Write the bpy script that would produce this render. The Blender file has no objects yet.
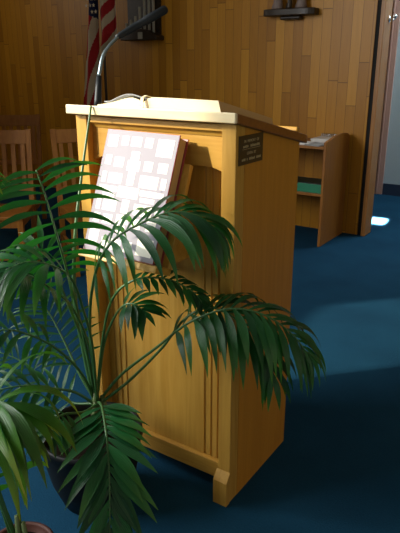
import bpy, bmesh, math, random
from mathutils import Vector, Matrix
random.seed(7)
S = bpy.context.scene
COL = S.collection
R = math.radians

# ------------------------------------------------------------------ helpers
def tag(o, label=None, cat=None, group=None, kind=None):
    if label: o['label'] = label
    if cat: o['category'] = cat
    if group: o['group'] = group
    if kind: o['kind'] = kind
    return o

def thing(name, label, cat, loc=(0, 0, 0), rz=0.0, group=None):
    o = bpy.data.objects.new(name, None)
    o.empty_display_size = .05
    o.location = loc
    o.rotation_euler = (0, 0, rz)
    COL.objects.link(o)
    return tag(o, label, cat, group)

def root_loc(o):
    v = Vector((0, 0, 0))
    while o is not None:
        v += o.location
        o = o.parent
    return v

def obj(name, bm, mats, parent=None, local=False, bevel=0, smooth=False, label=None):
    """link bm as one mesh object. World-space coordinates unless local."""
    if parent is not None and not local:
        bmesh.ops.translate(bm, verts=bm.verts, vec=-root_loc(parent))
    me = bpy.data.meshes.new(name)
    bm.normal_update()
    bm.to_mesh(me); bm.free()
    for m in (mats if isinstance(mats, (list, tuple)) else [mats]):
        me.materials.append(m)
    if smooth:
        for p in me.polygons: p.use_smooth = True
    o = bpy.data.objects.new(name, me)
    COL.objects.link(o)
    if parent is not None: o.parent = parent
    if bevel:
        b = o.modifiers.new('bevel', 'BEVEL'); b.width = bevel; b.segments = 2
        b.limit_method = 'ANGLE'; b.angle_limit = R(40)
    if label: o['label'] = label
    return o

def struct(name, bm, mat, bevel=0):
    o = obj(name, bm, mat, bevel=bevel)
    o['kind'] = 'structure'
    return o

def hexa(bm, p, mi=0):
    """8 corners: bottom loop 0-3, top loop 4-7"""
    v = [bm.verts.new(q) for q in p]
    for f in ((3, 2, 1, 0), (4, 5, 6, 7), (0, 1, 5, 4), (1, 2, 6, 5), (2, 3, 7, 6), (3, 0, 4, 7)):
        bm.faces.new([v[i] for i in f]).material_index = mi
    return v

def box(bm, x0, x1, y0, y1, z0, z1, mi=0):
    return hexa(bm, [(x0, y0, z0), (x1, y0, z0), (x1, y1, z0), (x0, y1, z0),
                     (x0, y0, z1), (x1, y0, z1), (x1, y1, z1), (x0, y1, z1)], mi)

def bx(*a):
    bm = bmesh.new(); box(bm, *a); return bm

def prism(bm, pts, d, mi=0):
    """closed polygon pts (3D) extruded by vector d"""
    d = Vector(d)
    a = [bm.verts.new(p) for p in pts]
    b = [bm.verts.new(Vector(p) + d) for p in pts]
    n = len(pts)
    fs = [bm.faces.new(a[::-1]), bm.faces.new(b)]
    for i in range(n):
        fs.append(bm.faces.new([a[i], a[(i + 1) % n], b[(i + 1) % n], b[i]]))
    for f in fs: f.material_index = mi
    bmesh.ops.recalc_face_normals(bm, faces=fs)
    return fs

def bar(bm, a, b, w, d, side=Vector((1, 0, 0)), mi=0):
    """rectangular bar from a to b, w along side, d perpendicular"""
    a, b = Vector(a), Vector(b)
    t = (b - a).normalized()
    s = (side - t * side.dot(t)).normalized(); n = t.cross(s)
    q = []
    for p in (a, b):
        for i, j in ((-1, -1), (1, -1), (1, 1), (-1, 1)):
            q.append(p + s * (w / 2 * i) + n * (d / 2 * j))
    hexa(bm, q, mi)
    bmesh.ops.recalc_face_normals(bm, faces=bm.faces[:])

def tube(bm, pts, rad, n=10, mi=0, cap=True):
    pts = [Vector(p) for p in pts]
    rr = rad if isinstance(rad, (list, tuple)) else [rad] * len(pts)
    rings = []; prev = None
    for i, p in enumerate(pts):
        t = (pts[min(i + 1, len(pts) - 1)] - pts[max(i - 1, 0)]).normalized()
        if prev is None:
            u = t.orthogonal().normalized()
        else:
            u = (prev - t * prev.dot(t)).normalized()
        prev = u; w = t.cross(u)
        rings.append([bm.verts.new(p + (u * math.cos(k * 2 * math.pi / n) + w * math.sin(k * 2 * math.pi / n)) * rr[i]) for k in range(n)])
    fs = []
    for a, b in zip(rings, rings[1:]):
        for k in range(n):
            fs.append(bm.faces.new([a[k], a[(k + 1) % n], b[(k + 1) % n], b[k]]))
    if cap:
        fs.append(bm.faces.new(rings[0][::-1])); fs.append(bm.faces.new(rings[-1]))
    for f in fs: f.material_index = mi; f.smooth = True

def lathe(bm, prof, c, n=48, mi=0):
    rings = []
    for r, z in prof:
        rings.append([bm.verts.new((c[0] + r * math.cos(k * 2 * math.pi / n), c[1] + r * math.sin(k * 2 * math.pi / n), c[2] + z)) for k in range(n)])
    for a, b in zip(rings, rings[1:]):
        for k in range(n):
            f = bm.faces.new([a[k], a[(k + 1) % n], b[(k + 1) % n], b[k]]); f.smooth = True; f.material_index = mi
    bm.faces.new(rings[0][::-1]).material_index = mi
    bm.faces.new(rings[-1]).material_index = mi

def spline(pts, n):
    """Catmull-Rom samples"""
    P = [Vector(p) for p in pts]
    P = [P[0] * 2 - P[1]] + P + [P[-1] * 2 - P[-2]]
    out = []
    m = len(P) - 3
    for i in range(n + 1):
        u = i / n * m; k = min(int(u), m - 1); t = u - k
        a, b, c, d = P[k:k + 4]
        out.append(.5 * ((2 * b) + (c - a) * t + (2 * a - 5 * b + 4 * c - d) * t * t + (3 * b - a - 3 * c + d) * t ** 3))
    return out

def text_bm(s, size, mw):
    """built-in font text as mesh, transformed by mw"""
    cu = bpy.data.curves.new('t', 'FONT'); cu.body = s; cu.size = size; cu.align_x = 'CENTER'; cu.extrude = .0004
    o = bpy.data.objects.new('t', cu); COL.objects.link(o)
    dg = bpy.context.evaluated_depsgraph_get(); dg.update()
    me = bpy.data.meshes.new_from_object(o.evaluated_get(dg))
    bm = bmesh.new(); bm.from_mesh(me); bm.transform(mw)
    bpy.data.objects.remove(o); bpy.data.meshes.remove(me); bpy.data.curves.remove(cu)
    return bm

# ---------------------------------------------------------------- materials
def new_mat(name, col=(.5, .5, .5), rough=.5, spec=.5, metal=0):
    m = bpy.data.materials.new(name); m.use_nodes = True
    b = m.node_tree.nodes['Principled BSDF']
    b.inputs['Base Color'].default_value = (*col, 1)
    b.inputs['Roughness'].default_value = rough
    b.inputs['Specular IOR Level'].default_value = spec
    b.inputs['Metallic'].default_value = metal
    return m, m.node_tree, b

def N(nt, t, **k):
    n = nt.nodes.new(t)
    for a, v in k.items(): setattr(n, a, v)
    return n

def ramp(nt, stops):
    r = N(nt, 'ShaderNodeValToRGB')
    e = r.color_ramp.elements
    while len(e) < len(stops): e.new(.5)
    for i, (p, c) in enumerate(stops):
        e[i].position = p; e[i].color = (*c, 1)
    return r

def wood(name, c0, c1, rough=.4, scale=(30, 30, 2.0), spec=.4, coat=0.0):
    m, nt, b = new_mat(name, c0, rough, spec)
    tc = N(nt, 'ShaderNodeTexCoord'); mp = N(nt, 'ShaderNodeMapping'); mp.inputs['Scale'].default_value = scale
    nz = N(nt, 'ShaderNodeTexNoise'); nz.inputs['Scale'].default_value = 1.6; nz.inputs['Detail'].default_value = 6; nz.inputs['Distortion'].default_value = .8
    r = ramp(nt, [(.3, c0), (.7, c1)])
    L = nt.links.new
    L(tc.outputs['Object'], mp.inputs['Vector']); L(mp.outputs[0], nz.inputs['Vector']); L(nz.outputs['Fac'], r.inputs[0]); L(r.outputs[0], b.inputs['Base Color'])
    bp = N(nt, 'ShaderNodeBump'); bp.inputs['Strength'].default_value = .08; bp.inputs['Distance'].default_value = .002
    L(nz.outputs['Fac'], bp.inputs['Height']); L(bp.outputs[0], b.inputs['Normal'])
    if coat:
        b.inputs['Coat Weight'].default_value = coat; b.inputs['Coat Roughness'].default_value = .25
    return m

def math_(nt, op, a, b=None):
    n = N(nt, 'ShaderNodeMath', operation=op)
    for i, v in enumerate((a, b)):
        if v is None: continue
        if isinstance(v, (int, float)): n.inputs[i].default_value = v
        else: nt.links.new(v, n.inputs[i])
    return n.outputs[0]

def panelling(name):
    """vertical random-length oak boards with v-grooves"""
    m, nt, b = new_mat(name, (.3, .15, .05), .42, .35)
    L = nt.links.new
    tc = N(nt, 'ShaderNodeTexCoord'); sp = N(nt, 'ShaderNodeSeparateXYZ'); L(tc.outputs['Object'], sp.inputs[0])
    h = math_(nt, 'ADD', sp.outputs[0], sp.outputs[1])
    W, LN = .083, 1.05
    u = math_(nt, 'DIVIDE', math_(nt, 'ADD', h, 20.0), W)
    iu = math_(nt, 'FLOOR', u); fu = math_(nt, 'FRACT', u)
    w1 = N(nt, 'ShaderNodeTexWhiteNoise', noise_dimensions='1D'); L(iu, w1.inputs['W'])
    v = math_(nt, 'ADD', math_(nt, 'DIVIDE', math_(nt, 'ADD', sp.outputs[2], 5.0), LN), math_(nt, 'MULTIPLY', w1.outputs['Value'], 7.3))
    iv = math_(nt, 'FLOOR', v); fv = math_(nt, 'FRACT', v)
    cb = N(nt, 'ShaderNodeCombineXYZ'); L(iu, cb.inputs[0]); L(iv, cb.inputs[1])
    w2 = N(nt, 'ShaderNodeTexWhiteNoise', noise_dimensions='2D'); L(cb.outputs[0], w2.inputs['Vector'])
    # grain
    gc = N(nt, 'ShaderNodeCombineXYZ')
    L(math_(nt, 'MULTIPLY', u, 2.2), gc.inputs[0]); L(math_(nt, 'MULTIPLY', sp.outputs[2], 2.2), gc.inputs[2]); L(math_(nt, 'MULTIPLY', w2.outputs['Value'], 40), gc.inputs[1])
    nz = N(nt, 'ShaderNodeTexNoise'); nz.inputs['Scale'].default_value = 1.5; nz.inputs['Detail'].default_value = 5; nz.inputs['Distortion'].default_value = 1.2
    L(gc.outputs[0], nz.inputs['Vector'])
    fac = math_(nt, 'ADD', math_(nt, 'MULTIPLY', w2.outputs['Value'], .62), math_(nt, 'MULTIPLY', nz.outputs['Fac'], .40))
    r = ramp(nt, [(.1, WALL_D), (.55, WALL_M), (1.0, WALL_L)]); L(fac, r.inputs[0])
    g1 = math_(nt, 'LESS_THAN', fu, .035)
    g2 = math_(nt, 'LESS_THAN', fv, .005)
    g = math_(nt, 'MAXIMUM', g1, g2)
    mx = N(nt, 'ShaderNodeMixRGB'); L(math_(nt, 'MULTIPLY', g, .62), mx.inputs[0]); L(r.outputs[0], mx.inputs[1]); mx.inputs[2].default_value = (.03, .012, .003, 1)
    L(mx.outputs[0], b.inputs['Base Color'])
    bp = N(nt, 'ShaderNodeBump', invert=True); bp.inputs['Strength'].default_value = .5; bp.inputs['Distance'].default_value = .004
    L(g, bp.inputs['Height']); L(bp.outputs[0], b.inputs['Normal'])
    return m
WALL_D, WALL_M, WALL_L = (.32, .132, .007), (.45, .20, .012), (.60, .29, .024)

def carpet(name):
    m, nt, b = new_mat(name, (.012, .05, .12), .95, .1)
    L = nt.links.new
    tc = N(nt, 'ShaderNodeTexCoord')
    n1 = N(nt, 'ShaderNodeTexNoise'); n1.inputs['Scale'].default_value = 2.6; n1.inputs['Detail'].default_value = 4
    n2 = N(nt, 'ShaderNodeTexNoise'); n2.inputs['Scale'].default_value = 170; n2.inputs['Detail'].default_value = 2
    L(tc.outputs['Object'], n1.inputs['Vector']); L(tc.outputs['Object'], n2.inputs['Vector'])
    f = math_(nt, 'ADD', math_(nt, 'MULTIPLY', n1.outputs['Fac'], .55), math_(nt, 'MULTIPLY', n2.outputs['Fac'], .45))
    r = ramp(nt, [(.3, (.004, .034, .074)), (.7, (.009, .062, .120))]); L(f, r.inputs[0]); L(r.outputs[0], b.inputs['Base Color'])
    bp = N(nt, 'ShaderNodeBump'); bp.inputs['Strength'].default_value = .5; bp.inputs['Distance'].default_value = .004
    L(n2.outputs['Fac'], bp.inputs['Height']); L(bp.outputs[0], b.inputs['Normal'])
    return m

def leaf(name, dark, light, tip):
    m, nt, b = new_mat(name, dark, .34, .38)
    L = nt.links.new
    at = N(nt, 'ShaderNodeAttribute', attribute_name='leaf')     # r: random per leaflet, g: position along leaflet, b: across
    sp = N(nt, 'ShaderNodeSeparateColor'); L(at.outputs['Color'], sp.inputs[0])
    r = ramp(nt, [(0, dark), (1, light)]); L(sp.outputs[0], r.inputs[0])
    mx = N(nt, 'ShaderNodeMixRGB'); mx.inputs[2].default_value = (*tip, 1)
    tf = math_(nt, 'MULTIPLY', math_(nt, 'MULTIPLY', math_(nt, 'POWER', sp.outputs[1], 3.0), sp.outputs[0]), .7)
    L(tf, mx.inputs[0]); L(r.outputs[0], mx.inputs[1])
    L(mx.outputs[0], b.inputs['Base Color'])
    wv = math_(nt, 'SINE', math_(nt, 'MULTIPLY', sp.outputs[2], 38.0))
    bp = N(nt, 'ShaderNodeBump'); bp.inputs['Strength'].default_value = .25; bp.inputs['Distance'].default_value = .001
    L(wv, bp.inputs['Height']); L(bp.outputs[0], b.inputs['Normal'])
    tr = N(nt, 'ShaderNodeBsdfTranslucent')
    hs = N(nt, 'ShaderNodeMixRGB'); hs.blend_type = 'MULTIPLY'; hs.inputs[0].default_value = 1; hs.inputs[2].default_value = (1.6, 2.2, .5, 1)
    L(mx.outputs[0], hs.inputs[1]); L(hs.outputs[0], tr.inputs['Color'])
    ms = N(nt, 'ShaderNodeMixShader'); ms.inputs[0].default_value = .28
    out = nt.nodes['Material Output']
    L(b.outputs[0], ms.inputs[1]); L(tr.outputs[0], ms.inputs[2]); L(ms.outputs[0], out.inputs['Surface'])
    return m

M = {}
M['oak'] = wood('oak_front', (.43, .225, .032), (.54, .31, .058), .38, (34, 34, 2.2))
M['oakh'] = wood('oak_horizontal', (.43, .225, .032), (.54, .31, .058), .38, (2.2, 34, 34))
M['oakside'] = wood('oak_side', (.44, .19, .018), (.52, .235, .026), .42, (30, 30, 2.0))
M['glare_edge'] = wood('edge_sun_glare', (.78, .64, .38), (.84, .72, .46), .3, (2.2, 34, 34))
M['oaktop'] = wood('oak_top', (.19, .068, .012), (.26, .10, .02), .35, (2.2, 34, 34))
M['chair'] = wood('chair_wood', (.25, .090, .010), (.34, .135, .018), .4, (26, 26, 3))
M['case'] = wood('bookcase_wood', (.25, .092, .013), (.33, .135, .022), .42, (30, 30, 2.2))
M['wall'] = panelling('oak_wall_boards')
M['trim'] = wood('door_trim_wood', (.30, .125, .025), (.40, .18, .045), .4, (30, 30, 2))
M['black'] = new_mat('black_gap', (.008, .007, .006), .8)[0]
M['carpet'] = carpet('blue_carpet')
M['hall'] = new_mat('hall_paint', (.40, .52, .58), .7)[0]
M['plaster'] = new_mat('plaster', (.55, .50, .42), .8)[0]
M['halltrim'] = new_mat('hall_trim_paint', (.42, .27, .23), .5)[0]
M['hallbase'] = new_mat('hall_baseboard', (.015, .035, .075), .6)[0]
M['chrome'] = new_mat('chrome', (.75, .82, .88), .15, .5, 1)[0]
M['darkwood'] = wood('dark_wood', (.018, .012, .007), (.035, .022, .012), .4, (20, 20, 20))
M['pale'] = new_mat('pale_grey', (.34, .33, .27), .5)[0]
M['stone'] = new_mat('rose_grey', (.20, .15, .13), .6)[0]
M['page'] = new_mat('page_paper', (.80, .70, .46), .7, .2)[0]
M['pageedge'] = new_mat('page_edges', (.50, .32, .13), .7, .2)[0]
M['white'] = new_mat('white_paper', (.72, .72, .70), .6, .3)[0]
M['grey'] = new_mat('grey_paper', (.30, .31, .31), .6, .3)[0]
M['maroon'] = new_mat('maroon_binding', (.28, .03, .035), .4)[0]
M['cover'] = new_mat('bible_cover_ground', (.255, .24, .29), .5, .22)[0]  # maroon cover greyed: sun glare put into the base colour
M['foil'] = new_mat('bible_cover_squares', (.80, .77, .70), .5, .25)[0]  # gold squares bleached pale by the same glare, in their colour
M['green'] = new_mat('green_cover', (.02, .22, .11), .45)[0]
M['darkcover'] = new_mat('dark_green_cover', (.012, .030, .018), .45)[0]
M['brass'] = new_mat('plaque_ground', (.035, .026, .010), .35, .5)[0]
M['engr'] = new_mat('plaque_letters', (.42, .36, .20), .4)[0]
M['mic'] = new_mat('black_microphone', (.006, .010, .014), .5, .3)[0]
M['neck'] = new_mat('steel_gooseneck', (.30, .40, .46), .28, .5, 1)[0]
M['leafA'] = leaf('palm_leaf', (.005, .050, .018), (.014, .120, .032), (.10, .20, .02))
M['leafB'] = leaf('palm_leaf_yellow', (.012, .085, .014), (.040, .150, .016), (.26, .18, .02))
M['stalk'] = new_mat('palm_stalk', (.045, .13, .035), .4)[0]
M['stalkpale'] = new_mat('palm_sheath', (.10, .15, .045), .5)[0]
M['potdark'] = new_mat('dark_glazed_pot', (.008, .010, .011), .5, .2)[0]
M['terra'] = new_mat('terracotta', (.07, .016, .007), .65)[0]
M['red'] = new_mat('flag_red', (.30, .012, .014), .75, .2)[0]
M['cream'] = new_mat('flag_white', (.45, .38, .26), .75, .2)[0]
M['navy'] = new_mat('flag_blue', (.012, .016, .055), .75, .2)[0]
M['gold'] = new_mat('gold_metal', (.65, .42, .12), .35, .5, 1)[0]
M['ribbon'] = new_mat('ribbon_green', (.06, .08, .055), .5)[0]
M['window'] = new_mat('window_frame_paint', (.6, .58, .52), .5)[0]
mm, nt, b = new_mat('potting_soil', (.025, .016, .010), 1.0, .1)
nz = N(nt, 'ShaderNodeTexNoise'); nz.inputs['Scale'].default_value = 60
bp = N(nt, 'ShaderNodeBump'); bp.inputs['Distance'].default_value = .02; nt.links.new(nz.outputs['Fac'], bp.inputs['Height']); nt.links.new(bp.outputs[0], b.inputs['Normal'])
M['soil'] = mm
SUN, WIN, NAVE, HALL, AMB, EXPO = 4.6, 140, 13, 45, .22, 0.3
ALC, PATCH = 9, 16
# ------------------------------------------------------------------ setting
YW = 4.838
struct('floor', bx(-7, 4, -3.5, 7.5, -.1, 0), M['carpet'])
struct('wall_back', bx(-6.2, -1.575, YW, YW + .13, 0, 3.3), M['wall'])
bm = bmesh.new(); box(bm, -.50, 4, YW, YW + .13, 0, 3.3); box(bm, -1.505, -.50, YW, YW + .13, 2.12, 3.3)
struct('wall_right', bm, M['wall'])
struct('trim_1', bx(-1.575, -1.535, YW + .012, YW + .12, 0, 3.3), M['black'])
struct('trim_2', bx(-1.537, -1.503, YW - .02, YW + .15, 0, 2.12), M['trim'], .003)
struct('trim_3', bx(-.502, -.44, YW - .02, YW + .15, 0, 2.12), M['trim'], .003)
YH = 6.62
struct('wall_hall', bx(-6.2, 4, YH, YH + .1, 0, 3.3), M['hall'])
struct('baseboard_hall', bx(-1.90, 4, YH - .02, YH, 0, .125), M['hallbase'])
bm = bmesh.new(); box(bm, -2.03, -1.905, YH - .03, YH, 0, 3.2); box(bm, -1.97, -1.955, YH - .045, YH - .03, 0, 3.2)
struct('trim_4', bm, M['halltrim'], .004)
# nave wall with the high window the sun comes through
bm = bmesh.new()
WINS = ((-1.46, -.53, 2.24, 3.02), (-.45, .85, 1.42, 3.02))     # a short and a tall window side by side
box(bm, -3.52, -3.40, -3.5, -1.46, 0, 3.3); box(bm, -3.52, -3.40, .85, 1.9, 0, 3.3); box(bm, -3.52, -3.40, -.53, -.45, 0, 3.3)
for y0, y1, z0, z1 in WINS:
    box(bm, -3.52, -3.40, y0, y1, 0, z0); box(bm, -3.52, -3.40, y0, y1, z1, 3.3)
struct('wall_left', bm, M['plaster'])
for k, (y0, y1, z0, z1) in enumerate(WINS):
    bm = bmesh.new()
    for a in ((y0, y0 + .03, z0, z1), (y1 - .03, y1, z0, z1), (y0 + .03, y1 - .03, z0, z0 + .03), (y0 + .03, y1 - .03, z1 - .03, z1)):
        box(bm, -3.50, -3.42, *a)
    struct('window_%d' % (k + 1), bm, M['window'])
struct('wall_alcove', bx(-6.2, -3.52, 1.78, 1.9, 0, 3.3), M['plaster'])
bm = bmesh.new(); box(bm, -3.52, 4.1, -3.6, 7.5, 3.3, 3.4); box(bm, -6.4, -3.52, 1.78, 7.5, 3.3, 3.4)
struct('ceiling', bm, M['plaster'])
struct('wall_far_left', bx(-6.32, -6.2, 1.78, YH, 0, 3.3), M['wall'])

# ------------------------------------------------------------------ lectern
xL, xR, yF, yB = -1.406, -.811, 1.406, 1.822
SL = .2136
zu = lambda y: 1.2445 - SL * (y - yF)          # underside of the top
zt = lambda y: 1.2745 - SL * (y - 1.388)       # upper face of the top
lect = thing('lectern', 'oak lectern with sloping top, fluted front and small dark plaque on its side', 'lectern', (-1.11, 1.61, 0))
for s, x0, x1 in ((0, xL, xL + .046), (1, xR - .046, xR)):
    bm = bmesh.new()
    y1 = yF + .05
    hexa(bm, [(x0, yF, 0), (x1, yF, 0), (x1, y1, 0), (x0, y1, 0), (x0, yF, zu(yF)), (x1, yF, zu(yF)), (x1, y1, zu(y1)), (x0, y1, zu(y1))])
    post = obj('post', bm, M['oak'], lect, bevel=.002)
    bm = bmesh.new()                           # chamfered plinth block at the foot
    e = 0.004
    prism(bm, [(x0 - e, yF, 0), (x0 - e, yF - .024, 0), (x0 - e, yF - .024, .092), (x0 - e, yF, .122)], (x1 - x0 + e * 1.5, 0, 0))
    obj('plinth', bm, M['oak'], post, bevel=.0015)
for x0, x1 in ((xL, xL + .018), (xR - .018, xR)):
    bm = bmesh.new()
    y0, y1 = yF + .05, yB
    hexa(bm, [(x0, y0, 0), (x1, y0, 0), (x1, y1, 0), (x0, y1, 0), (x0, y0, zu(y0)), (x1, y0, zu(y0)), (x1, y1, zu(y1)), (x0, y1, zu(y1))])
    obj('side_panel', bm, M['oakside'], lect)
# front panel with two groups of flutes
xa, xb = xL + .046, xR - .046
yp = yF + .048
def flute(c): return [c - .026, c, c + .026]
gro = sorted(flute(-1.305) + flute(-.914))
prof = [(xa, yp)]
for g in gro:
    prof += [(g - .0042, yp), (g - .0028, yp + .0035), (g, yp + .0048), (g + .0028, yp + .0035), (g + .0042, yp)]
prof += [(xb, yp), (xb, yp + .016), (xa, yp + .016)]
bm = bmesh.new()
prism(bm, [(x, y, .055) for x, y in prof], (0, 0, 1.16))
obj('front_panel', bm, M['oak'], lect)
bm = bmesh.new(); box(bm, xa, xb, yF + .028, yp, .055, .118)
obj('bottom_rail', bm, M['oakh'], lect, bevel=.003)
bm = bmesh.new()
box(bm, xa, xb, yF + .004, yF + .04, 1.222, 1.242)
prism(bm, [(xa, yF + .014, 1.222), (xa, yF + .04, 1.222), (xa, yF + .04, 1.205), (xa, yF + .024, 1.205)], (xb - xa, 0, 0))
obj('top_rail', bm, M['oakh'], lect, bevel=.002)
# apron with bracketed lower edge
low = []
for i in range(33):
    u = i / 32; x = xa + (xb - xa) * u
    e = min(u, 1 - u) * (xb - xa)
    low.append((x, yF + .026, 1.118 - .016 * (1 - min(e / .055, 1)) ** 1.5))
bm = bmesh.new()
prism(bm, [(xa, yF + .026, 1.21), ] + low + [(xb, yF + .026, 1.21)], (0, .02, 0))
obj('apron', bm, M['oakh'], lect)
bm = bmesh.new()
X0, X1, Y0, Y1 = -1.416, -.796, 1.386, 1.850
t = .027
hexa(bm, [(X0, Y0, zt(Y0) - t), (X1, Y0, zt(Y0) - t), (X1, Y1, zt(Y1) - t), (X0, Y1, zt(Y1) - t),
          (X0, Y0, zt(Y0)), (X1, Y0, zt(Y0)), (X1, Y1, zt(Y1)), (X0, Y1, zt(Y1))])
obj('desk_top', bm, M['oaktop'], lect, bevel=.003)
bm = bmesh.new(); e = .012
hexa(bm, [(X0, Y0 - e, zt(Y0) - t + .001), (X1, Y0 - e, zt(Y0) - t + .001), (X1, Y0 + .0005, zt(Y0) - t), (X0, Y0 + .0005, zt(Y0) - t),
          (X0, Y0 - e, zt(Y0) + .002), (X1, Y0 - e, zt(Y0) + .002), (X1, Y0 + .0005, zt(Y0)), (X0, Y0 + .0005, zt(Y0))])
obj('glare_edge', bm, M['glare_edge'], lect, bevel=.003, label='strip along the front edge, painted pale for sun glare')  # added strip; its pale colour stands in for sun glare on the edge
bm = bmesh.new()
hexa(bm, [(X0 + .01, Y1 - .022, zt(Y1 - .022)), (X1 - .03, Y1 - .022, zt(Y1 - .022)), (X1 - .03, Y1 - .002, zt(Y1 - .002)), (X0 + .01, Y1 - .002, zt(Y1 - .002)),
          (X0 + .01, Y1 - .018, zt(Y1) + .026), (X1 - .03, Y1 - .018, zt(Y1) + .026), (X1 - .03, Y1 + .002, zt(Y1) + .022), (X0 + .01, Y1 + .002, zt(Y1) + .022)])
obj('book_stop', bm, M['oakh'], lect, bevel=.004)
pl = obj('plaque', bx(xR, xR + .003, 1.419, 1.558, 1.130, 1.211), M['brass'], lect, bevel=.0008, label='small dark engraved plaque with pale lettering')
for s, y, z, sz in (('IN  MEMORY  OF', 1.4885, 1.191, .0115), ('GIVEN  BY', 1.4885, 1.157, .0115)):
    bm = text_bm(s, sz, Matrix(((0, 0, 1, xR + .0032), (1, 0, 0, y), (0, 1, 0, z), (0, 0, 0, 1))))
    obj('lettering', bm, M['engr'], pl)
# two lines too worn to read in the photograph: plain strokes
for y0, y1, z in ((1.440, 1.472, 1.177), (1.482, 1.535, 1.177), (1.434, 1.456, 1.141), (1.462, 1.470, 1.141), (1.476, 1.512, 1.141), (1.518, 1.545, 1.141)):
    bm = bmesh.new(); y = y0
    while y < y1 - .003:
        w = random.uniform(.0025, .0042); box(bm, xR + .003, xR + .0036, y, min(y + w, y1), z, z + random.uniform(.0055, .008)); y += w + .0022
    obj('lettering', bm, M['engr'], pl)
obj('rule', bx(xR + .003, xR + .0036, 1.436, 1.540, 1.1725, 1.1735), M['engr'], pl)

# frame of the leaning book: u across, v down the cover, n out of the cover
bo = Vector((-1.240, 1.373, 1.212))
bu = Vector((1, .004, -.012)).normalized()
bn = Vector((.007, -.930, .365)); bn = (bn - bu * bn.dot(bu)).normalized()
bv = bu.cross(bn).normalized()
if bv.z > 0: bv = -bv
BW, BH, BT = .268, .372, .046
def bp_(u, v, n=0): return bo + bu * u + bv * v + bn * n
def slabuv(bm, u0, u1, v0, v1, n0, n1, mi=0):
    hexa(bm, [bp_(u0, v1, n0), bp_(u1, v1, n0), bp_(u1, v0, n0), bp_(u0, v0, n0), bp_(u0, v1, n1), bp_(u1, v1, n1), bp_(u1, v0, n1), bp_(u0, v0, n1)], mi)
    bmesh.ops.recalc_face_normals(bm, faces=bm.faces[:])
bm = bmesh.new(); slabuv(bm, -.004, BW + .022, .07, BH + .012, -BT - .018, -BT - .001)
rest = obj('book_rest', bm, M['oak'], lect, bevel=.002)
bm = bmesh.new(); slabuv(bm, -.004, BW + .022, BH + .001, BH + .022, -BT - .018, .012)
obj('ledge', bm, M['oakh'], rest, bevel=.002)
for u in (.03, BW - .03):                      # brackets that carry the rest on the front panel
    bm = bmesh.new()
    a, c = bp_(u, BH - .10, -BT - .017), bp_(u, BH + .01, -BT - .017)
    prism(bm, [a, c, Vector((c.x, yp + .002, c.z)), Vector((a.x, yp + .002, a.z))], bu * .018)
    obj('bracket', bm, M['oakh'], rest)

# ------------------------------------------------------------------ big closed book
bib = thing('leaning_bible', 'closed bible with pale cross and squares on its cover, leaning on the lectern front', 'book', bp_(BW / 2, BH, -BT / 2))
bm = bmesh.new(); slabuv(bm, .003, BW - .006, .006, BH - .006, -BT + .004, -.004)
obj('page_block', bm, M['pageedge'], bib)
bm = bmesh.new()
slabuv(bm, 0, BW, 0, BH, -.004, 0); slabuv(bm, 0, BW, 0, BH, -BT, -BT + .004); slabuv(bm, 0, .004, 0, BH, -BT, 0)
obj('binding', bm, M['maroon'], bib, bevel=.0012)
bm = bmesh.new(); slabuv(bm, .002, BW - .002, .002, BH - .002, 0, .0006)
cov = obj('cover', bm, M['cover'], bib)
bm = bmesh.new()
U = lambda a: .006 + a * (BW - .012); V = lambda a: .006 + a * (BH - .012)
RECT = [  # inlaid squares of the cover design, in cover fractions
    (.03, .03, .17, .13), (.23, .03, .33, .11), (.37, .03, .52, .11), (.57, .03, .68, .11), (.75, .03, .97, .17),
    (.04, .20, .13, .28), (.18, .21, .32, .29), (.62, .22, .74, .30), (.82, .22, .95, .30),
    (.41, .15, .53, .22), (.38, .225, .56, .31), (.42, .315, .52, .43),
    (.14, .345, .34, .43), (.60, .335, .86, .435), (.04, .34, .10, .43), (.90, .34, .97, .43),
    (.03, .455, .30, .50), (.32, .445, .62, .535), (.64, .455, .97, .50), (.10, .515, .28, .55), (.66, .515, .86, .55),
    (.42, .55, .52, .66), (.14, .57, .34, .66), (.60, .57, .86, .66), (.04, .57, .10, .66), (.90, .57, .97, .66),
    (.38, .675, .56, .75), (.18, .69, .32, .77), (.62, .69, .74, .77), (.04, .69, .13, .77), (.82, .69, .95, .77), (.41, .76, .53, .83),
    (.03, .83, .17, .97), (.23, .88, .33, .97), (.37, .88, .52, .97), (.57, .88, .68, .97), (.75, .83, .97, .97)]
for a, b0, c, d in RECT:
    slabuv(bm, U(a), U(c), V(b0), V(d), .0006, .0010)
obj('cover_squares', bm, M['foil'], cov, label='pale squares forming a cross')

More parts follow.
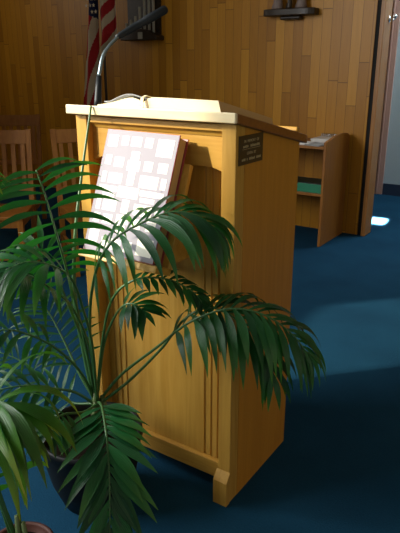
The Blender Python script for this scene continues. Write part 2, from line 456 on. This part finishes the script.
# ------------------------------------------------------------------ open book on the desk
ob = thing('open_book', 'thick open book with cream pages lying on the lectern top', 'book', (-1.13, 1.59, zt(1.59)))
def sl(x, y, h): return Vector((x, y + SL * h * .9, zt(y) + h))
obx0, obx1, oby0, oby1, gx = -1.328, -.885, 1.425, 1.755, -1.150
bm = bmesh.new()
prism(bm, [sl(obx0 - .006, oby0 - .004, .0005), sl(obx1 + .006, oby0 - .004, .0005), sl(obx1 + .006, oby0 - .004, .004), sl(obx0 - .006, oby0 - .004, .004)], Vector((0, oby1 + .008 - oby0, -SL * (oby1 + .008 - oby0))))
obj('book_cover', bm, M['maroon'], ob)
for side in (0, 1):
    top = []
    for i in range(15):
        u = i / 14
        if side == 0:   # left leaves: thin at the fore edge, humped near the gutter
            x = obx0 + (gx - obx0) * u; h = .006 + .013 * min(1, u * 1.3) + .012 * math.sin(math.pi * min(1, u ** 2.2))
        else:
            x = gx + (obx1 - gx) * u; h = .016 + .018 * min(1, u / .12) ** .6 - .004 * max(0, u - .3)
        top.append((x, h))
    pts = [sl(top[0][0], oby0, .0045)] + [sl(x, oby0, h + .004) for x, h in top] + [sl(top[-1][0] + (.012 if side else 0), oby0, .0045)]
    bm = bmesh.new(); fs = prism(bm, pts, Vector((0, oby1 - oby0, -SL * (oby1 - oby0))))
    bm.normal_update()
    for f in fs:
        if abs(f.normal.x) > .6: f.material_index = 1  # shade painted in: page sides turned from the sun get a darker colour
    obj('page_block', bm, [M['page'], M['pageedge']], ob)
bm = bmesh.new()                               # leaf curling up over the left pages
a = []
for i in range(13):
    u = i / 12
    a.append((gx - .006 - .145 * u, .030 + .019 * math.sin(math.pi * min(1, u * 1.15 + .05)) * (1 - .35 * u) - .012 * u))
va = [[bm.verts.new(sl(x, y, h)) for x, h in a] for y in (oby0 + .001, oby1 - .02)]
for i in range(12):
    bm.faces.new([va[0][i], va[0][i + 1], va[1][i + 1], va[1][i]])
o = obj('curling_page', bm, M['grey'], ob, smooth=True)  # grey tone paints the shaded underside of the curl
so = o.modifiers.new('thick', 'SOLIDIFY'); so.thickness = .003
bm = bmesh.new()
rp = [sl(gx + .004, oby0 + .05, .042), sl(gx + .003, oby0 + .01, .043), sl(gx + .005, oby0 - .008, .034), sl(gx + .010, oby0 - .014, .012), sl(gx + .016, oby0 - .016, .004)]
for p, q in zip(rp, rp[1:]): bar(bm, p, q, .010, .002)
obj('ribbon', bm, M['page'], ob)

# ------------------------------------------------------------------ gooseneck microphone
MICP = [(-1.362, 1.461, 1.2748), (-1.3707, 1.4867, 1.3602), (-1.3751, 1.5152, 1.421), (-1.3733, 1.5494, 1.455), (-1.3718, 1.594, 1.4837), (-1.3072, 1.769, 1.5742)]
mic = thing('gooseneck_microphone', 'black gooseneck microphone rising from the left end of the lectern top', 'microphone', MICP[0])
bm = bmesh.new(); b0 = Vector(MICP[0]); b0.z = zt(b0.y + .02) + .001
lathe(bm, [(.020, 0), (.020, .006), (.012, .012)], (b0.x, b0.y, b0.z - .001), 24)
obj('base', bm, M['neck'], mic)
bm = bmesh.new(); tube(bm, [b0 + Vector((0, 0, .008))] + [b0.lerp(Vector(MICP[1]), k) for k in (.3, .6, 1)], [.0115, .0115, .0105, .0085], 14)
obj('sleeve', bm, M['mic'], mic)
bm = bmesh.new(); tube(bm, spline(MICP[1:-1], 24), .0058, 12)
obj('neck', bm, M['neck'], mic)
a, c = Vector(MICP[-2]), Vector(MICP[-1])
bm = bmesh.new(); tube(bm, [a.lerp(c, k) for k in (-.06, 0, .08, .3, .55, .56, .97, 1.0)], [.007, .009, .0105, .0125, .0125, .0145, .0145, .011], 18)
obj('microphone_head', bm, M['mic'], mic)

# ------------------------------------------------------------------ flag on its stand
fl = thing('flag', 'red white and blue striped flag with stars drooping from a pole by the back wall', 'flag', (-4.03, 4.46, 0))
bm = bmesh.new(); tube(bm, [(-4.03, 4.46, .03), (-4.03, 4.46, 2.42)], .013, 12)
obj('pole', bm, M['darkwood'], fl)
bm = bmesh.new(); lathe(bm, [(.14, 0), (.14, .015), (.05, .045), (.022, .07), (.022, .12)], (-4.03, 4.46, 0), 32)
obj('base', bm, M['gold'], fl)
bm = bmesh.new(); lathe(bm, [(.012, 0), (.03, .02), (.034, .04), (.02, .06), (.004, .10)], (-4.03, 4.46, 2.42), 20)
obj('finial', bm, M['gold'], fl)
px = .0094                                     # one hand-width unit of the drape pattern
def cloth(name, left):
    bm = bmesh.new(); nu, nv = 44, 150; g = []
    for j in range(nv + 1):
        t = j / nv; z = 2.38 - t * (1.62 if left else .92)
        row = []
        for i in range(nu + 1):
            s = i / nu
            if left:
                xl = -4.165 - .155 * min(1, max(0, (1.95 - z) / .95)); xr = -4.022 - .03 * (1.95 - z)
                x = xl + (xr - xl) * s; y = 4.425 + .028 * math.sin(s * 8.5 + z * .9) - .01
            else:
                w = .19 * (1 if z > 1.66 else max(.12, 1 - (1.66 - z) / .16))
                x = -4.035 + w * s; y = 4.43 + .03 * math.sin(s * 7.0 + 1 + z) + .02 * s
            row.append(bm.verts.new((x, y, z)))
        g.append(row)
    for j in range(nv):
        for i in range(nu):
            f = bm.faces.new([g[j][i], g[j][i + 1], g[j + 1][i + 1], g[j + 1][i]]); f.smooth = True
            c = f.calc_center_median(); X = (c.x + 4.03) / px; Yp = (1.945 - c.z) / px
            if left:
                q = (Yp + 2.7 * (X + 1)) / 40.0
                mi = 0 if (q - .40) % 1 < .5 else 1
                if Yp < 19 + .5 * X and X > -12.5: mi = 2
            else:
                q = (Yp + 1.15 * X) / 21.0
                mi = 0 if (q - .55) % 1 < .55 else 1
                if Yp < -12: mi = 2
            f.material_index = mi
    # stars of the canton
    if left:
        for r in range(9):
            for k in range(3):
                cx, cz = -4.045 - .045 * k - (r % 2) * .022, 1.845 + .055 * r
                if (1.945 - cz) / px > 16 + .5 * (cx + 4.03) / px: continue
                ps = [(cx + (.021 if a % 2 == 0 else .009) * math.sin(a * math.pi / 5), 4.388, cz + (.021 if a % 2 == 0 else .009) * math.cos(a * math.pi / 5)) for a in range(10)]
                vs = [bm.verts.new(p) for p in ps]
                bm.faces.new(vs).material_index = 1
    o = obj(name, bm, [M['red'], M['cream'], M['navy']], fl)
    return o
cloth('flag_cloth', True); cloth('flag_fold', False)

# ------------------------------------------------------------------ wall shelf with figures, wall rack of pipes
sh = thing('wall_shelf', 'small dark wooden shelf fixed to the panelled wall, left of the doorway', 'shelf', (-2.27, YW, 1.77))
bm = bmesh.new(); pts = []
n = 20
for i in range(n + 1):
    a = i / n; x = -2.50 + .455 * a; e = abs(a - .5) * 2
    pts.append((x, YW - .125 * (1 - .25 * e ** 6), 1.765))
prism(bm, [(-2.50, YW, 1.765)] + pts + [(-2.045, YW, 1.765)], (0, 0, .052))
obj('board', bm, M['darkwood'], sh, bevel=.006)
obj('bracket', bx(-2.36, -2.18, YW - .07, YW, 1.735, 1.765), M['darkwood'], sh, bevel=.01)
def figure(x, lab, m, k):
    f = thing('figurine', lab, 'figurine', (x, YW - .065, 1.817), 0, 'figures on the small wall shelf')
    bm = bmesh.new(); lathe(bm, [(.040 * k, 0), (.044 * k, .012), (.034 * k, .05), (.030 * k, .10), (.026 * k, .13), (.012 * k, .145)], (x, YW - .065, 1.817), 20)
    for v in bm.verts: v.co.x += .004 * math.sin(v.co.z * 90 + v.co.y * 60)
    obj('robe', bm, m, f)
    bm = bmesh.new(); bmesh.ops.create_icosphere(bm, subdivisions=2, radius=.022 * k, matrix=Matrix.Translation((x, YW - .065, 1.817 + .162)))
    obj('head', bm, m, f, smooth=True)
figure(-2.385, 'rose-grey figurine at the left end of the small dark wall shelf', M['stone'], 1.1)
figure(-2.28, 'black figurine in the middle of the small dark wall shelf', M['darkwood'], .6)
figure(-2.175, 'rose-grey figurine at the right end of the small dark wall shelf', M['stone'], 1.1)
rk = thing('wall_rack', 'dark wall rack holding a row of pale upright pipes, behind the microphone', 'wall ornament', (-3.75, YW, 1.60))
bm = bmesh.new()
prism(bm, [(-4.04, YW - .13, 1.605), (-3.60, YW - .13, 1.605), (-3.60, YW - .13, 1.640), (-3.68, YW - .13, 1.690), (-3.79, YW - .13, 1.705), (-3.95, YW - .13, 1.665), (-4.04, YW - .13, 1.640)], (0, .13, 0))
obj('base', bm, M['darkwood'], rk, bevel=.006)
obj('back_board', bx(-4.02, -3.63, YW - .025, YW, 1.61, 2.10), M['darkwood'], rk)
obj('tag', bx(-3.815, -3.76, YW - .134, YW - .129, 1.615, 1.675), M['pale'], rk, label='small pale square tag')
for i, (x, top) in enumerate(((-3.985, 1.76), (-3.93, 1.79), (-3.875, 1.82), (-3.82, 1.90), (-3.765, 1.98), (-3.71, 2.03), (-3.66, 2.06))):
    bm = bmesh.new(); tube(bm, [(x, YW - .085, 1.62), (x, YW - .085, top)], .0135, 12)
    obj('pipe', bm, M['pale'], rk)

hk = thing('coat_hook', 'small shiny metal hook on the inner side of the door trim', 'hook', (-1.503, 4.935, 1.72))
bm = bmesh.new(); lathe(bm, [(.026, 0), (.024, .005), (.010, .010)], (0, 0, 0), 20); bm.transform(Matrix.Translation((-1.503, 4.935, 1.72)) @ Matrix.Rotation(R(90), 4, 'Y'))
obj('plate', bm, M['chrome'], hk)
bm = bmesh.new(); tube(bm, spline([(-1.497, 4.935, 1.72), (-1.478, 4.935, 1.715), (-1.462, 4.935, 1.725), (-1.460, 4.935, 1.75)], 10), [.009] * 8 + [.014, .017, .010], 10)
obj('prong', bm, M['chrome'], hk)

# ------------------------------------------------------------------ bookcase
bc = thing('bookcase', 'low open oak bookcase against the panelled wall, right of the lectern', 'bookcase', (-1.98, 4.58, 0))
yb0, yb1 = 4.318, YW - .02
for x0 in (-1.722, -2.32):
    bm = bmesh.new()
    top = [(4.318, 0), (yb1, 0), (yb1, .835), (4.78, .858), (4.66, .868), (4.52, .862), (4.318, .828)]
    prism(bm, [(x0, y, z) for y, z in top], (.022, 0, 0))
    obj('side_panel', bm, M['case'], bc, bevel=.003)
obj('top_board', bx(-2.298, -1.722, 4.322, yb1, .772, .792), M['case'], bc, bevel=.002)
obj('shelf', bx(-2.298, -1.722, 4.326, yb1, .405, .427), M['case'], bc, bevel=.002)
gb = thing('green_book', 'thick green book with a dark cover lying on the bookcase shelf', 'book', (-1.87, 4.45, .427))
bm = bmesh.new(); box(bm, -2.04, -1.728, 4.338, 4.56, .427, .496)
obj('page_block', bm, M['green'], gb, bevel=.003)
bm = bmesh.new(); box(bm, -2.042, -1.727, 4.342, 4.565, .496, .502)
obj('book_cover', bm, M['darkcover'], gb, bevel=.001)
def sheet(name, lab, cat, cx, cy, z, w, d, h, rz, m, group=None):
    t_ = bpy.data.objects.new('x', None); bpy.data.objects.remove(t_)
    bm = bmesh.new(); box(bm, -w / 2, w / 2, -d / 2, d / 2, 0, h)
    o = obj(name, bm, m, bevel=.0008); o.location = (cx, cy, z); o.rotation_euler = (0, 0, rz)
    return tag(o, lab, cat, group)
sheet('paper_stack', 'pale stack of papers lying on the left of the bookcase top', 'papers', -1.975, 4.44, .792, .20, .17, .012, .12, M['white'])
sheet('dark_booklet', 'dark grey booklet lying on the bookcase top between the pale papers', 'booklet', -1.815, 4.42, .792, .13, .17, .010, -.15, M['grey'])
sp_ = thing('spiral_notebook', 'white spiral notebook lying at the back right of the bookcase top', 'notebook', (-1.83, 4.66, .792))
obj('page_block', bx(-1.93, -1.735, 4.55, 4.76, .792, .822), M['white'], sp_, bevel=.002)
bm = bmesh.new()
for i in range(12):
    x = -1.92 + i * .0155
    tube(bm, [(x, 4.765 + .012 * math.cos(a), .832 + .014 * math.sin(a)) for a in [k * math.pi / 5 for k in range(11)]], .003, 6)
obj('spiral', bm, M['chrome'], sp_)

# ------------------------------------------------------------------ slatted chairs
def make_chair(label):
    c = thing('slatted_chair', label, 'chair', (0, 0, 0), 0, 'slatted wooden chairs by the back wall')
    m = M['chair']
    for s in (-1, 1):
        x = s * .212
        bm = bmesh.new(); bar(bm, (x, .20, 0), (x, .20, .46), .036, .036); bar(bm, (x, .20, .45), (x, .292, .955), .036, .030)
        obj('back_post', bm, m, c, True, .002)
        bm = bmesh.new(); box(bm, x - .019, x + .019, -.212, -.174, 0, .43)
        obj('leg', bm, m, c, True, .002)
        bm = bmesh.new(); box(bm, x - .011, x + .011, -.175, .185, .17, .205); obj('stretcher', bm, m, c, True, .002)
        bm = bmesh.new(); box(bm, x - .012, x + .012, -.175, .185, .365, .42); obj('side_rail', bm, m, c, True, .002)
    yb = lambda z: .20 + (z - .45) / .505 * .092
    bm = bmesh.new(); bar(bm, (0, yb(.855), .855), (0, yb(.95), .95), .39, .022); obj('top_rail', bm, m, c, True, .002)
    bm = bmesh.new(); bar(bm, (0, yb(.51), .51), (0, yb(.555), .555), .39, .020); obj('lower_rail', bm, m, c, True, .002)
    for i in range(6):
        x = -.165 + i * .066
        bm = bmesh.new(); bar(bm, (x, yb(.55), .55), (x, yb(.86), .86), .030, .010); obj('slat', bm, m, c, True)
    bm = bmesh.new(); box(bm, -.232, .232, -.222, .182, .422, .446); obj('seat', bm, m, c, True, .005)
    bm = bmesh.new(); box(bm, -.195, .195, -.203, -.183, .365, .42); obj('front_rail', bm, m, c, True, .002)
    bm = bmesh.new(); box(bm, -.195, .195, -.203, -.183, .14, .175); obj('stretcher', bm, m, c, True, .002)
    bm = bmesh.new(); box(bm, -.195, .195, .19, .21, .365, .42); obj('back_rail', bm, m, c, True, .002)
    return c
ch = make_chair('slatted wooden chair nearest the left edge, in front of another chair')
spots = [(-3.366, 2.538, 36.9, None), (-2.885, 3.03, 58, 'slatted wooden chair half hidden behind the left side of the lectern'), (-4.294, 3.46, 36.9, 'slatted wooden chair standing behind the front chair at the left edge')]
for i, (x, y, a, lab) in enumerate(spots):
    if i == 0: c = ch
    else:
        c = ch.copy(); COL.objects.link(c); c['label'] = lab
        for k in list(ch.children):
            d = k.copy(); COL.objects.link(d); d.parent = c
    c.location = (x, y, 0); c.rotation_euler = (0, 0, R(a))

# ------------------------------------------------------------------ palms
CAMV = Vector((0, 0, 1.40))
def frond(parent, pts, pairs, L, W, droop, ang, face, st, mleaf, seed, tipk=.55, thick=.0042):
    rnd = random.Random(seed)
    NS = 60
    sp = spline(pts, NS)
    n0 = len(parent.children)
    bm = bmesh.new()
    tube(bm, sp, [thick * (1.9 if pairs == 0 else 1) * (1.25 - .85 * (i / NS)) for i in range(NS + 1)], 7)
    if pairs == 0:
        return obj('spear_leaf', bm, M['stalk'], parent, smooth=True, label='unopened spear leaf standing straight up')
    bms = bm
    bm = bmesh.new()
    cl = bm.loops.layers.float_color.new('leaf')
    tot = pairs * 2 + (1 if tipk > .3 else 0)
    for k in range(tot):
        tip = k == pairs * 2
        f = (k // 2 + (.5 if k % 2 else 0) * .6) / max(1, pairs - .6)
        f = min(f, 1)
        u = st + (1 - st) * f
        if tip: u = 1
        idx = u * NS; i0 = min(int(idx), NS - 1)
        base = sp[i0].lerp(sp[i0 + 1], idx - i0)
        T = (sp[min(i0 + 2, NS)] - sp[max(i0 - 1, 0)]).normalized()
        view = (CAMV - base).normalized()
        Nn = (Vector((0, 0, 1)) * (1 - face) + view * face)
        Sd = T.cross(Nn)
        if Sd.length < .15: Sd = T.cross(view)
        Sd.normalize()
        Nn = Sd.cross(T).normalized()
        sgn = 1 if k % 2 else -1
        a = R(ang) * (1.12 - tipk * f ** 1.5) + rnd.uniform(-.13, .13)
        if tip: a = .05; sgn = 1
        d0 = (T * math.cos(a) + Sd * (sgn * math.sin(a)) + Nn * rnd.uniform(.05, .22)).normalized()
        ln = L * (.62 + .38 * math.sin(math.pi * (f * .85 + .12))) * rnd.uniform(.88, 1.08)
        if f > .8: ln *= 1 - .9 * (f - .8)
        wd = W * rnd.uniform(.85, 1.12)
        if f > .85: wd *= .75
        rv = rnd.random()
        dr = droop * rnd.uniform(.7, 1.3)
        segs = 9
        p = base.copy(); d = d0.copy(); rows = []
        wn = Nn.copy()
        tw = rnd.uniform(-.35, .35)
        for j in range(segs + 1):
            s = j / segs
            side = d.cross(wn)
            if side.length < 1e-3: side = d.orthogonal()
            side.normalize()
            nn = side.cross(d).normalized()
            sd = (side * math.cos(tw * s) + nn * math.sin(tw * s))
            nn2 = sd.cross(d).normalized()
            wdt = wd * .5 * (min(1, (s + .03) / .40) ** .8) * max(0.0, 1 - max(0, (s - .37) / .63) ** 1.5)
            if j == 0: wdt = wd * .12
            if j == segs: wdt = wd * .015
            rows.append((p - sd * wdt + nn2 * wdt * .22, p.copy(), p + sd * wdt + nn2 * wdt * .22, s))
            wn = nn
            d = (d + Vector((0, 0, -1)) * (dr * (.5 + s) / segs)).normalized()
            p = p + d * (ln / segs)
        vr = [[bm.verts.new(q) for q in r[:3]] for r in rows]
        for j in range(segs):
            for c in (0, 1):
                fc = bm.faces.new([vr[j][c], vr[j][c + 1], vr[j + 1][c + 1], vr[j + 1][c]]); fc.smooth = True
                for lp in fc.loops:
                    jj = j if lp.vert in vr[j] else j + 1
                    cc = vr[jj].index(lp.vert)
                    lp[cl] = (rv, rows[jj][3], cc * .5, 1)
    fr = obj('frond', bm, mleaf, parent)
    obj('frond_stalk', bms, M['stalk'], fr, smooth=True)
    return fr

def pot(parent, c, prof, soilr, soilz, m, name='pot'):
    bm = bmesh.new()
    n = 56; rings = []
    for r, z in prof:
        rings.append([bm.verts.new((c[0] + r * math.cos(k * 2 * math.pi / n), c[1] + r * math.sin(k * 2 * math.pi / n), z)) for k in range(n)])
    for a, b in zip(rings, rings[1:]):
        for k in range(n): bm.faces.new([a[k], a[(k + 1) % n], b[(k + 1) % n], b[k]]).smooth = True
    bm.faces.new(rings[0][::-1]); bm.faces.new(rings[-1])
    o = obj(name, bm, m, parent)
    bm = bmesh.new()
    cv = bm.verts.new((c[0], c[1], soilz + .015)); rg = []
    for q in (.5, 1):
        rg.append([bm.verts.new((c[0] + soilr * q * math.cos(k * math.pi / 16), c[1] + soilr * q * math.sin(k * math.pi / 16), soilz + (.012 if q < 1 else 0) + random.uniform(-.003, .003))) for k in range(32)])
    for k in range(32):
        bm.faces.new([cv, rg[0][k], rg[0][(k + 1) % 32]]); bm.faces.new([rg[0][k], rg[1][k], rg[1][(k + 1) % 32], rg[0][(k + 1) % 32]])
    obj('soil', bm, M['soil'], parent, smooth=True)

PA = (-1.215, 1.19); PB = (-1.098, .785)
palA = thing('potted_palm', 'large dark green palm in a dark round pot in front of the lectern', 'potted plant', (PA[0], PA[1], 0))
palB = thing('potted_palm', 'yellowish green palm in a terracotta pot at the lower left corner', 'potted plant', (PB[0], PB[1], 0))
pot(palA, PA, [(.098, 0), (.108, .004), (.140, .09), (.158, .18), (.164, .240), (.170, .246), (.168, .264), (.158, .264), (.152, .246), (.148, .228)], .150, .230, M['potdark'])
pot(palB, PB, [(.058, 0), (.063, .003), (.078, .11), (.088, .115), (.092, .168), (.086, .170), (.080, .165), (.077, .14)], .078, .142, M['terra'])
bm = bmesh.new()
for i, (dx, dy, h, r) in enumerate(((0, 0, .15, .013), (.03, .012, .12, .010), (-.028, .018, .13, .010), (.008, -.02, .10, .009))):
    tube(bm, [(PA[0] + .01 + dx * 1.5, PA[1] + .02 + dy * 1.5, .25), (PA[0] + .01 + dx, PA[1] + .02 + dy, .25 + h * .6), (-1.207 + dx * .6, 1.217 + dy * .6, .26 + h)], [r, r, r * .7], 10)
obj('stem', bm, M['stalkpale'], palA)
bm = bmesh.new()
for dx, dy, h in ((0, 0, .12), (.02, .01, .10), (-.02, .012, .09)):
    tube(bm, [(PB[0] + dx, PB[1] + dy, .13), (PB[0] + dx * .7, PB[1] + dy * .7, .15 + h)], [.009, .006], 9)
obj('stem', bm, M['stalkpale'], palB)
FRONDS = [
    ('A', [(-1.207,1.217,0.353),(-1.203,1.17,0.631),(-1.184,1.112,0.83),(-1.176,1.073,0.967),(-1.196,1.064,1.068),(-1.22,1.062,1.133)], 11, 0.2, 0.019, 1.2, 72, 0.75, 0.42, 0.22),
    ('A', [(-1.212,1.214,0.353),(-1.24,1.208,0.536),(-1.258,1.202,0.706),(-1.27,1.232,0.89),(-1.28,1.285,1.065),(-1.302,1.37,1.276)], 0, 0.1, 0.02, 0.3, 50, 0.5, 0.4),
    ('A', [(-1.204,1.219,0.353),(-1.15,1.15,0.652),(-1.08,1.113,0.85),(-1.018,1.12,0.953),(-0.943,1.155,1.008),(-0.877,1.198,1.037),(-0.819,1.232,1.028),(-0.785,1.254,0.996)], 17, 0.215, 0.028, 2.3, 46, 0.3, 0.28),
    ('A', [(-1.2,1.224,0.359),(-1.113,1.24,0.474),(-0.988,1.258,0.593),(-0.876,1.275,0.699),(-0.764,1.297,0.758),(-0.67,1.32,0.757),(-0.598,1.348,0.711),(-0.55,1.368,0.65)], 18, 0.21, 0.026, 2.2, 52, 0.3, 0.36),
    ('A', [(-1.187,1.22,0.358),(-1.095,1.256,0.451),(-0.99,1.289,0.579),(-0.914,1.309,0.69),(-0.835,1.328,0.733),(-0.743,1.329,0.712),(-0.676,1.338,0.655),(-0.639,1.333,0.584)], 12, 0.2, 0.026, 2.0, 50, 0.3, 0.44),
    ('A', [(-1.207,1.217,0.353),(-1.176,1.224,0.565),(-1.124,1.224,0.729),(-1.047,1.242,0.803),(-0.966,1.285,0.809),(-0.903,1.315,0.779),(-0.867,1.324,0.746)], 14, 0.085, 0.02, 0.9, 55, 0.2, 0.5),
    ('A', [(-1.207,1.217,0.353),(-1.177,1.228,0.546),(-1.131,1.227,0.654),(-1.087,1.23,0.715),(-1.049,1.236,0.729),(-1.02,1.237,0.716)], 6, 0.125, 0.026, 1.0, 62, 0.3, 0.62),
    ('A', [(-1.198,1.213,0.358),(-1.138,1.165,0.393),(-1.074,1.108,0.4),(-1.012,1.05,0.375),(-0.967,1.004,0.312),(-0.931,0.959,0.208),(-0.908,0.922,0.112)], 21, 0.19, 0.034, 0.5, 42, 0.85, 0.2),
    ('A', [(-1.212,1.214,0.353),(-1.225,1.177,0.469),(-1.253,1.113,0.573),(-1.282,1.045,0.64),(-1.323,0.981,0.674),(-1.364,0.921,0.655)], 8, 0.13, 0.022, 1.2, 55, 0.4, 0.45),
    ('A', [(-1.211,1.212,0.347),(-1.255,1.166,0.4),(-1.3,1.1,0.433),(-1.345,1.031,0.459),(-1.403,0.964,0.452)], 8, 0.13, 0.02, 1.0, 55, 0.4, 0.38),
    ('A', [(-1.209,1.215,0.353),(-1.198,1.192,0.555),(-1.185,1.119,0.726),(-1.177,1.017,0.834),(-1.192,0.941,0.888),(-1.225,0.879,0.884)], 9, 0.19, 0.032, 2.2, 48, 0.2, 0.52),
    ('A', [(-1.199,1.209,0.352),(-1.172,1.123,0.378),(-1.158,1.037,0.423),(-1.15,0.984,0.434),(-1.145,0.955,0.419)], 7, 0.12, 0.022, 1.2, 58, 0.5, 0.5),
    ('A', [(-1.209,1.215,0.353),(-1.229,1.199,0.561),(-1.26,1.168,0.717),(-1.283,1.154,0.814),(-1.312,1.144,0.868),(-1.339,1.131,0.879)], 7, 0.13, 0.018, 1.2, 62, 0.75, 0.5),
    ('A', [(-1.222,1.228,0.342),(-1.302,1.242,0.411),(-1.386,1.268,0.488),(-1.464,1.286,0.563),(-1.518,1.286,0.619)], 11, 0.16, 0.013, 0.8, 60, 0.85, 0.34),
    ('A', [(-1.223,1.224,0.336),(-1.313,1.199,0.326),(-1.419,1.195,0.362),(-1.524,1.187,0.419),(-1.601,1.16,0.447)], 11, 0.16, 0.013, 0.7, 60, 0.85, 0.25),
    ('A', [(-1.2,1.211,0.358),(-1.143,1.148,0.606),(-1.114,1.095,0.738),(-1.088,1.035,0.858),(-1.095,0.977,0.913),(-1.125,0.927,0.932),(-1.151,0.879,0.92)], 7, 0.17, 0.028, 1.8, 50, 0.3, 0.55),
    ('B', [(-1.119,0.799,0.15),(-1.138,0.775,0.309),(-1.147,0.76,0.471),(-1.136,0.761,0.578),(-1.102,0.775,0.619),(-1.062,0.783,0.606)], 6, 0.3, 0.036, 2.6, 40, 0.3, 0.52),
    ('B', [(-1.123,0.796,0.15),(-1.143,0.772,0.309),(-1.17,0.755,0.434),(-1.173,0.752,0.525),(-1.143,0.765,0.57),(-1.095,0.779,0.557)], 6, 0.3, 0.036, 2.6, 40, 0.3, 0.5),
    ('B', [(-1.128,0.812,0.135),(-1.126,0.812,0.255),(-1.137,0.806,0.352),(-1.146,0.789,0.417),(-1.161,0.771,0.428)], 5, 0.16, 0.024, 2.0, 45, 0.4, 0.45),
    ('B', [(-1.146,0.799,0.135),(-1.194,0.789,0.371),(-1.258,0.789,0.594),(-1.291,0.814,0.831),(-1.3,0.859,1.016),(-1.278,0.898,1.106),(-1.247,0.922,1.115)], 7, 0.1, 0.022, 1.8, 50, 0.5, 0.72),
]

for i, (pl, pts, pairs, L, W, dr, ang, face, st, *tk) in enumerate(FRONDS):
    frond(palA if pl == 'A' else palB, pts, pairs, L, W, dr, ang, face, st, M['leafA'] if pl == 'A' else M['leafB'], 100 + i, *tk)

# ------------------------------------------------------------------ light
def lamp(name, typ, loc, energy, col, **k):
    l = bpy.data.lights.new(name, typ); l.energy = energy; l.color = col
    for a, v in k.items(): setattr(l, a, v)
    o = bpy.data.objects.new(name, l); o.location = loc; COL.objects.link(o); return o
def aim(o, d): o.rotation_euler = Vector(d).to_track_quat('-Z', 'Y').to_euler()
AZ, EL = R(-133), R(24)
sd = Vector((math.cos(AZ) * math.cos(EL), math.sin(AZ) * math.cos(EL), math.sin(EL)))
s = lamp('sun', 'SUN', (-6, -5, 5), SUN, (1, .90, .70), angle=R(1.2)); aim(s, -sd)
w = lamp('window_daylight', 'AREA', (-3.38, -.3, 2.22), WIN, (.98, .98, .97), shape='RECTANGLE', size=1.5, size_y=2.2)
w.rotation_euler = Vector((1, .25, -.2)).to_track_quat('-Z', 'X').to_euler()
w = lamp('nave_daylight', 'AREA', (3.6, .3, 2.0), NAVE, (1.0, .86, .66), shape='RECTANGLE', size=1.8, size_y=3.2)
w.rotation_euler = Vector((-1, .22, -.18)).to_track_quat('-Z', 'X').to_euler()
w = lamp('alcove_fill', 'AREA', (-6.1, 3.2, 2.2), ALC, (1, .95, .85), shape='RECTANGLE', size=1.4, size_y=1.2)  # fill added to brighten the alcove wall and chairs; no window here
w.rotation_euler = Vector((1, .25, -.25)).to_track_quat('-Z', 'X').to_euler()
h = lamp('hall_patch_beam', 'AREA', (-1.565, 5.40, 2.9), PATCH, (1, .72, .58), shape='RECTANGLE', size=.15, size_y=.25, spread=R(.4))  # narrow beam added to make the sunlit patch on the hall floor
h.rotation_euler = (0, 0, R(6))
h = lamp('hall_fill', 'AREA', (-.6, 5.75, 3.0), HALL, (.82, .93, 1.0), shape='RECTANGLE', size=1.4, size_y=.6)  # added area light standing in for the hall's own daylight
aim(h, (0, 0, -1))
W_ = bpy.data.worlds.new('world'); S.world = W_; W_.use_nodes = True
bg = W_.node_tree.nodes['Background']; bg.inputs[0].default_value = (1.0, .93, .82, 1); bg.inputs[1].default_value = AMB

# ------------------------------------------------------------------ camera
cd = bpy.data.cameras.new('camera'); cam = bpy.data.objects.new('camera', cd); COL.objects.link(cam)
cd.sensor_fit = 'VERTICAL'; cd.sensor_height = 24; cd.lens = 24 * 590.96 / 533; cd.clip_start = .02
cam.location = (0, 0, 1.40)
fw = Vector((-.521, .789, -.326)); fw = Vector((-math.sin(R(33.433)) * math.cos(R(19.011)), math.cos(R(33.433)) * math.cos(R(19.011)), -math.sin(R(19.011))))
cam.rotation_euler = fw.to_track_quat('-Z', 'Y').to_euler()
S.camera = cam
S.view_settings.view_transform = 'Standard'; S.view_settings.look = 'None'
S.view_settings.gamma = 1; S.view_settings.exposure = EXPO; S.view_settings.use_curve_mapping = False
